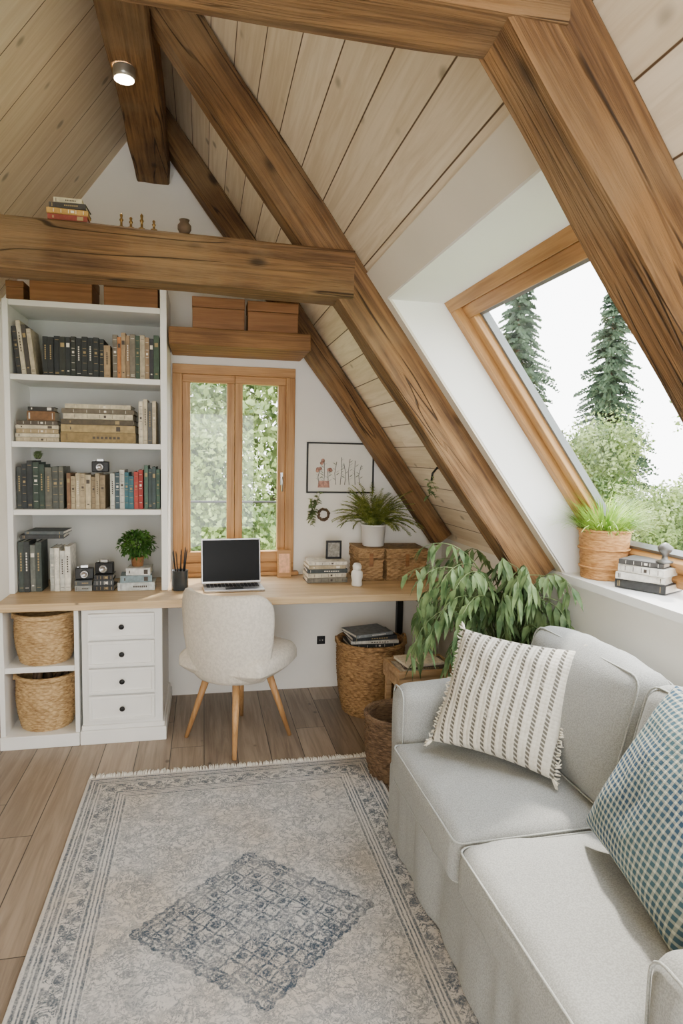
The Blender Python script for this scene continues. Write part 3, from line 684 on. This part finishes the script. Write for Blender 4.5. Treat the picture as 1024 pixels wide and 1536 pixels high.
# ------------------------------------------------------------ chair
ch=thing('desk_chair',"cream boucle barrel chair with splayed wooden legs","chair",(.185,3.475,0),(0,0,math.radians(55)))
def fn_seat(p):
    x,y=p.x,p.y; m=max(abs(x),abs(y)); r=math.hypot(x,y)
    if r>1e-6:
        k=m/r*.45+.55; p=Vector((x*k*1.04,y*k*1.04,p.z))
    if p.z<.43: f=.80+.2*(p.z-.37)/.06; p.x*=f; p.y*=f
    return p
g=G(); g.rb((-.24,.27),(-.27,.27),(.37,.515),.055,(0,0,.018),fn=fn_seat); mk(g,'seat',M_boucle,ch)
g=G(); nphi=44; vs=[];fs=[]; K=20; PM=1.32
for i in range(nphi+1):
    ph=-PM+2*PM*i/nphi; u=abs(ph)/PM
    ztp=.850-.08*max(0,(u-.6)/.4)**2.4-.008*(1-u); zb=.365; endt=math.sqrt(max(0.0,1-max(0,(u-.88)/.12)**2))
    th=.036*max(.12,endt); hz=(ztp-zb)/2; zc=(ztp+zb)/2; hz*=(.90+.10*endt)
    for k in range(K):
        a=2*pi*k/K; cx_=math.copysign(abs(math.cos(a))**.7,math.cos(a)); sz_=math.copysign(abs(math.sin(a))**.45,math.sin(a))
        zz=zc+hz*sz_; v_=max(0.,min(1.,(zz-zb)/(ztp-zb))); rr=.198+.054*v_**.8+.014*math.sin(v_*pi)
        rr+=th*cx_; vs.append((-math.cos(ph)*rr-.012,math.sin(ph)*rr*1.04,zz))
for i in range(nphi):
    for k in range(K): fs.append((i*K+k,i*K+(k+1)%K,(i+1)*K+(k+1)%K,(i+1)*K+k))
fs.append(tuple(range(K-1,-1,-1))); fs.append(tuple(nphi*K+k for k in range(K))); g.add(vs,fs,0,True); mk(g,'backrest',M_boucle,ch)
for q_ in (28,118,208,298):
    a=math.radians(q_); g=G(); g.tube([(.155*math.cos(a),.155*math.sin(a),.385),(.283*math.cos(a),.283*math.sin(a),.0)],[.022,.011],14); mk(g,'leg',M_leg,ch)
# ------------------------------------------------------------ rug
RX,RY=.15,1.95; hx,hy=.685,1.15
s=S('rug_wool',.95,0,.1); v=s.co(); xyz=s.sep(v); x=xyz[0]; y=xyz[1]
nd=s.noise(v,16.,3.,.6); nd2=s.noise(s.vm('ADD',v,(3.,5.,1.)),16.,3.,.6)
xd=s.ma('ADD',x,s.ma('MULTIPLY',s.ma('SUBTRACT',nd,.5),.03)); yd=s.ma('ADD',y,s.ma('MULTIPLY',s.ma('SUBTRACT',nd2,.5),.03))
vd=s.comb(xd,yd,0.)
ax_=s.ma('ABSOLUTE',x); ay_=s.ma('ABSOLUTE',y)
e=s.ma('MINIMUM',s.ma('SUBTRACT',hx,ax_),s.ma('SUBTRACT',hy,ay_))
e=s.ma('ADD',e,s.ma('MULTIPLY',s.ma('SUBTRACT',s.noise(v,40.,2.),.5),.006))
n_a=s.noise(v,26.,5.,.65,.8); n_b=s.noise(v,13.,4.,.6,1.8); n_c=s.noise(v,150.,2.,.7)
vine=s.ss(s.ma('ABSOLUTE',s.ma('SUBTRACT',n_b,.5)),.040,.018)
vine2=s.ss(s.ma('ABSOLUTE',s.ma('SUBTRACT',n_a,.51)),.040,.014)
ved=s.ss(s.vor(vd,8.,'DISTANCE_TO_EDGE'),.05,.025)
vf=s.vor(vd,10.); fl=s.ss(s.ma('ABSOLUTE',s.ma('SUBTRACT',vf,.26)),.05,.02); fl2=s.ss(vf,.12,.09)
field=s.ma('MAXIMUM',s.ma('MAXIMUM',s.ma('MULTIPLY',vine,.8),s.ma('MULTIPLY',ved,.5)),s.ma('MAXIMUM',s.ma('MULTIPLY',vine2,.75),s.ma('MAXIMUM',s.ma('MULTIPLY',fl,.6),s.ma('MULTIPLY',fl2,.8))))
dx=s.ma('DIVIDE',s.ma('ABSOLUTE',s.ma('SUBTRACT',x,.02)),.41); dy=s.ma('DIVIDE',s.ma('ABSOLUTE',s.ma('SUBTRACT',y,.08)),.37)
step=s.ma('MULTIPLY',s.ma('SUBTRACT',s.ma('ABSOLUTE',s.ma('SUBTRACT',s.ma('FRACT',s.ma('MULTIPLY',s.ma('SUBTRACT',dx,dy),6.)),.5)),.25),.08)
dd=s.ma('ADD',s.ma('ADD',s.ma('ADD',dx,dy),step),s.ma('MULTIPLY',s.ma('SUBTRACT',nd,.5),.04))
inside=s.ss(dd,1.0,.97)
ring=s.ma('MAXIMUM',s.ss(s.ma('ABSOLUTE',s.ma('SUBTRACT',dd,.98)),.035,.02),s.ss(s.ma('ABSOLUTE',s.ma('SUBTRACT',dd,.88)),.03,.016))
p1=s.ma('SINE',s.ma('MULTIPLY',s.ma('ADD',xd,yd),42.)); p2=s.ma('SINE',s.ma('MULTIPLY',s.ma('SUBTRACT',xd,yd),42.))
lat=s.ma('MAXIMUM',s.ss(s.ma('ABSOLUTE',p1),.32,.18),s.ss(s.ma('ABSOLUTE',p2),.32,.18))
lat=s.ma('MAXIMUM',lat,s.ss(s.ma('MULTIPLY',p1,p2),.5,.7))
med=s.ma('MAXIMUM',ring,s.ma('MULTIPLY',s.ma('MAXIMUM',s.ma('MAXIMUM',lat,.22),s.ma('MAXIMUM',s.ma('MULTIPLY',vine2,.9),s.ma('MULTIPLY',vine,.9))),inside))
field=s.ma('MAXIMUM',s.ma('MULTIPLY',field,s.ma('SUBTRACT',.80,s.ma('MULTIPLY',inside,.5))),med)
def band(c_,w_): return s.ss(s.ma('ABSOLUTE',s.ma('SUBTRACT',e,c_)),w_,w_*.4)
bd=band(.02,.008)
for c_,w_ in ((.036,.004),(.050,.009),(.066,.004),(.148,.007),(.162,.004),(.176,.004),(.190,.007)): bd=s.ma('MAXIMUM',bd,band(c_,w_))
bz_=s.ma('MULTIPLY',s.ss(s.ma('ABSOLUTE',s.ma('SUBTRACT',e,.107)),.036,.03),s.ma('MAXIMUM',s.ss(s.ma('MULTIPLY',s.ma('SINE',s.ma('MULTIPLY',xd,75.)),s.ma('SINE',s.ma('MULTIPLY',yd,75.))),.2,.6),s.ma('MAXIMUM',vine,vine2)))
inb=s.ss(e,.200,.196)
pat=s.ma('ADD',s.ma('MULTIPLY',field,s.ma('SUBTRACT',1.,inb)),s.ma('MULTIPLY',s.ma('MAXIMUM',s.ma('MULTIPLY',bd,.9),s.ma('MULTIPLY',bz_,.9)),inb))
wear=s.ss(s.noise(v,6.,5.,.75),.30,.58); fine=s.ss(n_c,.3,.6)
pat=s.ma('MULTIPLY',pat,s.ma('MULTIPLY',s.ma('ADD',.55,s.ma('MULTIPLY',wear,.45)),s.ma('ADD',.5,s.ma('MULTIPLY',fine,.5))))
base=s.mix(s.ss(s.noise(v,2.5,3.),.38,.68),C(212,209,206),C(206,196,184)); base=s.mix(s.ma('MULTIPLY',s.ss(n_c,.4,.7),.35),base,C(162,163,165))
s.col(s.mix(pat,base,C(66,80,94))); s.bump(s.noise(v,300.,2.),.6,.004); M_rug=s.m
rug=thing('area_rug',"worn cream and blue grey patterned rug on the floor","rug",(RX,RY,0),(0,0,.0))
g=G(); g.rb((-hx,hx),(-hy,hy),(.0,.011),.004,n=14); mk(g,'pile',M_rug,rug)
g=G()
for i in range(190):
    for sg in (1,-1):
        xx=-hx+.004+(2*hx-.008)*i/189; q=R.uniform(-.010,.010); L=R.uniform(.04,.062)
        g.tube([(xx,sg*hy*.999,.006),(xx+q*.4,sg*(hy+L*.5),.010),(xx+q,sg*(hy+L),.004)],[.0032,.004,.0022],5)
fr_=mk(g,'fringe',pm('fringe_wool',C(226,222,214),.95,.1,60.),rug); fr_["kind"]="stuff"
# ------------------------------------------------------------ sofa
sf=thing('sofa',"light grey linen two seat sofa with slipcover skirt","sofa",(1.15,1.65,.0))
def sx(a,b): return (a-1.15,b-1.15)
def sy(a,b): return (a-1.65,b-1.65)
def folds(p):
    q=noise.noise(Vector((p.x*2,p.y*5,p.z*1.0)))*.018+noise.noise(Vector((p.x*3,p.y*15,p.z*1.2+p.y*3)))*.018
    if p.x<-.3: p=p+Vector((q-.03*(.45-p.z)*.3,0,0))
    return p
g=G(); g.rb(sx(.735,1.58),sy(.84,2.44),(.014,.33),.03,fn=folds,n=44); mk(g,'base',M_sofa,sf)
def wrk(p):
    q=noise.noise(p*5.+Vector((3,1,7)))*.009+noise.noise(Vector((p.x*9,p.y*16,p.z*9)))*.006; return p+Vector((q*.5,q*.5,q))
def loop(x0,x1,y0,y1,z,r=.03,axis='z'):
    pts=[]
    for cx_,cy_,a0 in ((x1-r,y1-r,0),(x0+r,y1-r,pi/2),(x0+r,y0+r,pi),(x1-r,y0+r,1.5*pi)):
        for k in range(5): a=a0+k*pi/8; pts.append((cx_+r*math.cos(a),cy_+r*math.sin(a)))
    if axis=='z': return [(a,b,z) for a,b in pts]
    return [(z,a,b) for a,b in pts]
for y0_,y1_ in ((.985,1.632),(1.638,2.285)):
    X_=sx(.70,1.38); Y_=sy(y0_,y1_)
    g=G(); g.rb(X_,Y_,(.312,.468),.045,(.010,.0,.032),fn=wrk,n=18); c_=mk(g,'seat_cushion',M_sofa,sf)
    g=G(); g.tube([wrk(Vector(p)) for p in loop(X_[0]+.006,X_[1]-.006,Y_[0]+.006,Y_[1]-.006,.452)],.0034,6,closed=True); g.tube(loop(X_[0]+.006,X_[1]-.006,Y_[0]+.006,Y_[1]-.006,.330),.0034,6,closed=True); mk(g,'piping',M_sofa2,c_)
for y0_,y1_ in ((2.29,2.44),(.84,.985)):
    X_=sx(.74 if y0_>2 else .80,1.56); Y_=sy(y0_,y1_)
    g=G(); g.rb(X_,Y_,(.20,.655),.055,(.006,.008,.012),fn=wrk,n=10); c_=mk(g,'arm',M_sofa,sf)
    g=G(); xx=X_[0]+.012; yy0,yy1,zz=Y_[0]+.012,Y_[1]-.012,.648
    pts=[(xx,yy0,.25),(xx,yy0,zz-.05)]+[(xx,yy0+.04-.04*math.cos(k*pi/8),zz-.045+.045*math.sin(k*pi/8)) for k in range(1,5)]+[(xx,yy1-.04+.04*math.sin(k*pi/8),zz-.045+.045*math.cos(k*pi/8)) for k in range(0,5)]+[(xx,yy1,.25)]
    g.tube(pts,.0034,6); mk(g,'piping',M_sofa2,c_)
g=G(); g.rb(sx(1.40,1.575),sy(.86,2.42),(.25,.80),.06,(0,0,.012),fn=wrk,n=14); mk(g,'backrest',M_sofa,sf)
for y0_,y1_ in ((.99,1.63),(1.64,2.29)):
    Mb=Matrix.Translation((1.30-1.15,(y0_+y1_)/2-1.65,.67))@Matrix.Rotation(.24,4,'Y')
    w_=(y1_-y0_)/2
    g=G(); g.rb((-.08,.08),(-w_,w_),(-.215,.235),.06,(.055,.0,.025),M=Mb,fn=wrk,n=16); c_=mk(g,'back_cushion',M_sofa,sf)
    g=G()
    for xx in (-.068,.068): g.tube(loop(-w_+.014,w_-.014,-.201,.223,xx,.045,'x'),.0034,6,closed=True,M=Mb)
    mk(g,'piping',M_sofa2,c_)
# ------------------------------------------------------------ pillows
def pillow(name,label,mat,w,h,t,M,fringe=None,seed=0):
    g=G(); n=30; ids={}; vs=[]; fs=[]
    tk=[math.sin(-pi/2+pi*i/n) for i in range(n+1)]
    for sg in (1,-1):
        for i,u in enumerate(tk):
            for j,v_ in enumerate(tk):
                ed=i in(0,n) or j in (0,n)
                if sg==-1 and ed: ids[(sg,i,j)]=ids[(1,i,j)]; continue
                A=max(0.,(1-u*u)*(1-v_*v_))
                z=t/2*A**.42
                x=u*w/2*(1-.075*(1-v_*v_)); y=v_*h/2*(1-.075*(1-u*u))
                q=(noise.noise(Vector((u*2.2+seed,v_*2.2,sg)))*.016+noise.noise(Vector((u*5+seed,v_*5,sg)))*.006)*A**.5
                ids[(sg,i,j)]=len(vs); vs.append((x,y,sg*z+q))
    for sg in (1,-1):
        for i in range(n):
            for j in range(n):
                f=[ids[(sg,i,j)],ids[(sg,i+1,j)],ids[(sg,i+1,j+1)],ids[(sg,i,j+1)]]
                if sg<0: f.reverse()
                fs.append(tuple(f))
    g.add(vs,fs,0,True)
    t_=thing(name,label,"pillow"); t_.matrix_world=M; mk(g,'cover',mat,t_)
    if fringe:
        g=G()
        for sx_ in (-1,1):
            for k in range(46):
                v_=-1+2*k/45; x=sx_*w/2*(1-.075*(1-v_*v_)); y=v_*h/2
                g.tube([(x,y,0),(x+sx_*.010,y+R.uniform(-.005,.005),R.uniform(-.006,.006)),(x+sx_*R.uniform(.014,.022),y+R.uniform(-.008,.008),R.uniform(-.010,.010))],[.003,.004,.0015],5)
        for (a_,b_) in ((-1,-1),(1,-1),(-1,1),(1,1)):
            for k in range(10): g.tube([(a_*w*.49,b_*h*.49,0),(a_*(w*.49+R.uniform(.01,.025)),b_*(h*.49+R.uniform(.01,.03)),R.uniform(-.01,.01))],[.004,.002],5)
        q=mk(g,'fringe',fringe,t_); q["kind"]="stuff"
    return t_
s=S('knit_cream',.95,0,.1); v=s.co(); xyz=s.sep(v)
u=s.ma('FRACT',s.ma('MULTIPLY',xyz[0],25.)); st=s.ss(s.ma('ABSOLUTE',s.ma('SUBTRACT',u,.5)),.20,.14)
zg=s.ma('FRACT',s.ma('ADD',s.ma('MULTIPLY',xyz[1],74.),s.ma('MULTIPLY',s.ma('SUBTRACT',u,.5),1.6)))
dash=s.ss(s.ma('ABSOLUTE',s.ma('SUBTRACT',zg,.5)),.36,.26)
pt=s.ma('MULTIPLY',s.ma('MULTIPLY',st,s.ma('ADD',.2,s.ma('MULTIPLY',dash,.8))),s.ss(s.noise(v,30.,2.),.20,.36))
s.col(s.mix(s.ma('MULTIPLY',pt,.9),s.mix(s.noise(v,90.,2.),C(194,188,174),C(226,221,209)),C(84,80,72)))
knz=s.ma('ADD',s.ma('MULTIPLY',s.ma('ABSOLUTE',s.ma('SINE',s.ma('MULTIPLY',xyz[0],157.))),.9),s.ma('MULTIPLY',s.ma('ABSOLUTE',s.ma('SINE',s.ma('MULTIPLY',xyz[1],232.))),.4))
s.bump(s.ma('SUBTRACT',knz,s.ma('MULTIPLY',pt,1.2)),.45,.005); M_knit=s.m
s=S('gingham',.92,0,.1); v=s.co(); xyz=s.sep(v)
def gg(c_): 
    f=s.ma('FRACT',s.ma('MULTIPLY',c_,58.)); return s.ss(s.ma('ABSOLUTE',s.ma('SUBTRACT',f,.5)),.36,.26)
ga,gb=gg(xyz[0]),gg(xyz[1]); f=s.ma('MULTIPLY',s.ma('ADD',ga,gb),.5)
bl=s.mix(s.ss(s.noise(v,5.,2.),.35,.65),C(56,80,104),C(72,98,108))
s.col(s.mix(f,C(190,192,176),bl)); s.bump(s.ma('ADD',s.noise(v,240.,2.),s.ma('MULTIPLY',f,-.6)),.5,.004); M_ging=s.m
Wd=Vector((.307,-.363,0)).normalized(); Up=Vector((.20,.15,.40)).normalized(); Up=(Up-Wd*Up.dot(Wd)).normalized(); Nn=Wd.cross(Up)
pillow('throw_pillow',"cream knitted throw pillow with dark stitched stripes and fringe",M_knit,.455,.44,.17,fmat((1.05,2.06,.705),Wd,Up,Nn),pm('knit_fringe',C(222,215,200),.95,.1,60.))
Wd=Vector((-.06,-.40,-.04)).normalized(); Up=Vector((.22,-.02,.43)).normalized(); Up=(Up-Wd*Up.dot(Wd)).normalized(); Nn=Wd.cross(Up)
pillow('throw_pillow',"blue green and cream gingham checked throw pillow on the sofa",M_ging,.45,.47,.19,fmat((1.13,1.30,.715),Wd,Up,Nn),None,4)
# ------------------------------------------------------------ crate with magazines by the sofa
ct=thing('wooden_crate',"low light wooden crate table behind the sofa arm","crate",(1.16,3.28,0),(0,0,.05))
g=G(); g.box(-.17,.17,-.13,.13,.385,.405)
for a_,b_ in ((-.16,-.12),(.13,-.12),(-.16,.09),(.13,.09)): g.box(a_,a_+.03,b_,b_+.03,0,.385)
g.box(-.17,.17,-.13,-.115,.34,.43);g.box(-.17,.17,.115,.13,.34,.43);g.box(-.17,-.155,-.115,.115,.34,.43);g.box(.155,.17,-.115,.115,.34,.43)
mk(g,'body',wood('crate_wood',C(170,136,100),C(208,176,138),0,.55),ct,bevel=.002)
stack(1.16,3.18,.407,[(.018,.26,(200,190,176),0,.1),(.014,.24,(90,80,72),0,-.1),(.014,.22,(216,206,190),0,.15)],"lying in a wooden crate","magazines in the crate",.18)
mk(G().lathe([(.001,.0),(.186,.0),(.186,.012),(.001,.012)],40,cap=False),'basket_tray',M_wickD,loc=(1.0,3.74,.40),label="flat woven tray lid resting inside the basket",cat="tray")
z=stack(1.0,3.64,.413,[(.022,.30,(56,58,60),0,.05),(.02,.29,(196,190,180),0,-.05),(.022,.28,(46,48,50),0,.08),(.018,.25,(120,124,126),0,.25)],"lying on top of the tall wicker basket","magazines on the basket",.2)
z=stack(1.67,2.19,1.047,[(.035,.20,(56,56,56),0,-1.1),(.028,.19,(214,210,200),.0,-1.0),(.03,.185,(222,218,208),.0,-1.15),(.02,.17,(70,68,66),.0,-1.0)],"stacked on the white window sill","book stack on the sill",.15)
f2=thing('sill_figurine',"small grey metal ornament resting on the stacked sill books","figurine",(1.735,2.14,z+.001))
mk(G().lathe([(.03,0),(.032,.006),(.012,.012),(.009,.03),(.024,.045),(.028,.06),(.01,.075),(.002,.078)],20),'body',pm('pewter',C(110,108,104),.4,.2,metal=.6),f2)
# ------------------------------------------------------------ outside
def leafball(g,c,r,n,sz,flat=.8):
    for i in range(n):
        d=Vector((R.gauss(0,1),R.gauss(0,1),R.gauss(0,1))).normalized(); p=Vector(c)+Vector((d.x,d.y,d.z*flat))*r*R.uniform(.55,1.1)
        a=Vector((R.gauss(0,1),R.gauss(0,1),R.gauss(0,1))).normalized(); b=a.cross(d)
        if b.length<.01: continue
        b.normalize(); q=sz*R.uniform(.6,1.3)
        g.add([p,p+a*q*.5+b*q*.3,p+a*q,p+a*q*.5-b*q*.3],[(0,1,2,3)])
def crown(seed,n,sz,nb=34):
    g=G()
    for i in range(nb):
        a=R.uniform(0,6.28); rr=R.uniform(0,1.9); zz=R.uniform(1.5,6.0); k=1-abs(zz-3.4)/4.5
        leafball(g,(rr*k*math.cos(a),rr*k*math.sin(a),zz),R.uniform(.5,1.1),n//nb,sz)
    me=mk(g,'crown',L_out); return me
cr=crown(1,20000,.12); cr2=crown(2,20000,.12)
tg=G(); tg.tube([(0,0,-.2),(.05,0,1.5),(0,.1,3.2)],[.16,.12,.05],10)
tr0=mk(tg,'trunk',M_bark)
def tree(loc,sc_,src,rz):
    t=thing('leafy_tree',"pale green leafy tree outside the window","tree",loc,(0,0,rz),group="leafy trees outside"); t.scale=(sc_,sc_,sc_)
    for o_ in (src,tr0):
        c_=o_.copy(); COL.objects.link(c_); c_.parent=t
GZ=-3.2
for i,(x,y,sc_) in enumerate([(-1.9,12,1.2),(1.6,13.5,1.3),(3.3,10.2,.85),(-.1,9.6,.82),(5.2,14.5,1.1),(-.6,17.5,1.6),(-4.6,15,1.5)]): tree((x,y,GZ),sc_,cr if i%2 else cr2,i*1.3)
for i in range(13):
    a=math.radians(20+i*5.2); d_=16+(i%2)*4.5; tree((d_*math.cos(a),d_*math.sin(a),GZ-.6),R.uniform(.80,.97)*d_/18,cr if i%2 else cr2,i*2.1)
for o_ in (cr,cr2,tr0): bpy.data.objects.remove(o_)
def fir(loc,h,label,seed):
    t=thing('fir_tree',label,"tree",loc,(0,0,seed)); g=G(); g.tube([(0,0,0),(0,0,h*.98)],[h*.018,.01],8); mk(g,'trunk',M_bark,t)
    g=G(); nb=1050
    for i in range(nb):
        u=(i/nb)**1.15; z=h*(.12+.87*u)+R.uniform(-.12,.12)
        lump=.82+.3*noise.noise(Vector((u*9,seed*3,0))); r=h*.215*(1-u)**.85*lump+.06
        a=R.uniform(0,6.28); rr=r*R.uniform(.45,1.12); o_=Vector((math.cos(a),math.sin(a),0)); sd=Vector((-o_.y,o_.x,0)); up_=R.uniform(-.25,.15)
        P=[Vector((0,0,z)),o_*rr*.55+Vector((0,0,z+up_*rr*.5)),o_*rr+Vector((0,0,z+(up_-.22)*rr))]
        for m_ in range(15):
            q=m_/14; p=P[0].lerp(P[1],q*2) if q<.5 else P[1].lerp(P[2],q*2-1); l_=(.09+.15*rr*(1-q*.7))*R.uniform(.6,1.2)
            for sg in (-1,1):
                dz=R.uniform(-.7,.25)
                g.add([p,p+sd*sg*l_*.5+o_*l_*.5+Vector((0,0,.04)),p+sd*sg*l_+o_*l_*.6+Vector((0,0,dz*l_)),p+sd*sg*l_*.45+o_*l_*.1+Vector((0,0,-.2*l_))],[(0,1,2,3)])
    mk(g,'branches',L_fir,t)
fir((14.6,21.4,-3.6),12.2,"tall dark green fir tree outside the skylight",0); fir((10.6,20.9,-3.6),12.6,"dark green fir tree outside the skylight",2)
mk(G().box(-40,60,4.5,70,GZ-1.2,GZ-1.0).box(2.2,60,-40,4.5,GZ-1.2,GZ-1.0),'lawn',pm('grass_ground',C(120,146,84),.9,.2,2.),label="green grass ground outside the house",cat="lawn")
rl=thing('balcony_railing',"thin dark metal railing outside the casement window","railing",(.2,4.36,1.2))
g=G(); g.tube([(-.9,0,0),(-.9,.45,0),(.9,.45,0),(.9,0,0)],.009,8); mk(g,'rail',M_black,rl)
g=G(); g.tube([(-.9,0,-.5),(-.9,.45,-.5),(.9,.45,-.5),(.9,0,-.5)],.006,8); mk(g,'lower_rail',M_black,rl)
# ------------------------------------------------------------ camera
r_=Vector((.978,-.2089,.0185)); f_=Vector((.2088,.9739,-.0868)).normalized(); r_=(r_-f_*r_.dot(f_)).normalized(); u_=r_.cross(f_)
cam_=bpy.data.cameras.new('camera'); cam_.sensor_width=36; cam_.lens=965/1536*36; cam_.clip_start=.02; cam_.clip_end=300
co=bpy.data.objects.new('camera',cam_); COL.objects.link(co); co.matrix_world=fmat((0,0,1.554),r_,u_,-f_); bpy.context.scene.camera=co
# ------------------------------------------------------------ light
w=bpy.data.worlds.new('sky'); bpy.context.scene.world=w; w.use_nodes=True; nt=w.node_tree; bg=nt.nodes['Background']
tc=nt.nodes.new('ShaderNodeTexCoord'); sp_=nt.nodes.new('ShaderNodeSeparateXYZ'); nt.links.new(tc.outputs['Generated'],sp_.inputs[0])
rp=nt.nodes.new('ShaderNodeValToRGB'); nt.links.new(sp_.outputs[2],rp.inputs[0]); rp.color_ramp.elements[0].color=(1,1,.99,1); rp.color_ramp.elements[1].color=(.9,.95,1,1)
nt.links.new(rp.outputs[0],bg.inputs[0]); bg.inputs[1].default_value=10.
def light(kind,name,loc,dr,en,col,**k):
    l=bpy.data.lights.new(name,kind); l.energy=en; l.color=col
    for a,b in k.items(): setattr(l,a,b)
    o_=bpy.data.objects.new(name,l); COL.objects.link(o_); o_.location=loc; o_.rotation_euler=Vector(dr).to_track_quat('-Z','Y').to_euler(); return o_
light('SUN','sun',(5,8,9),(-.32,-.50,-.80),9.,(1,.93,.82),angle=.06)
light('AREA','rear_fill',(-.4,-1.3,2.3),(.0,1,.0),22.,(1,.95,.88),shape='RECTANGLE',size=1.6,size_y=1.0)  # added fill light behind the camera, no real fixture there
light('SPOT','spot_bulb',(-.325,2.95,3.07),(0,0,-1),14.,(1,.85,.62),spot_size=1.9,spot_blend=.8,shadow_soft_size=.03)
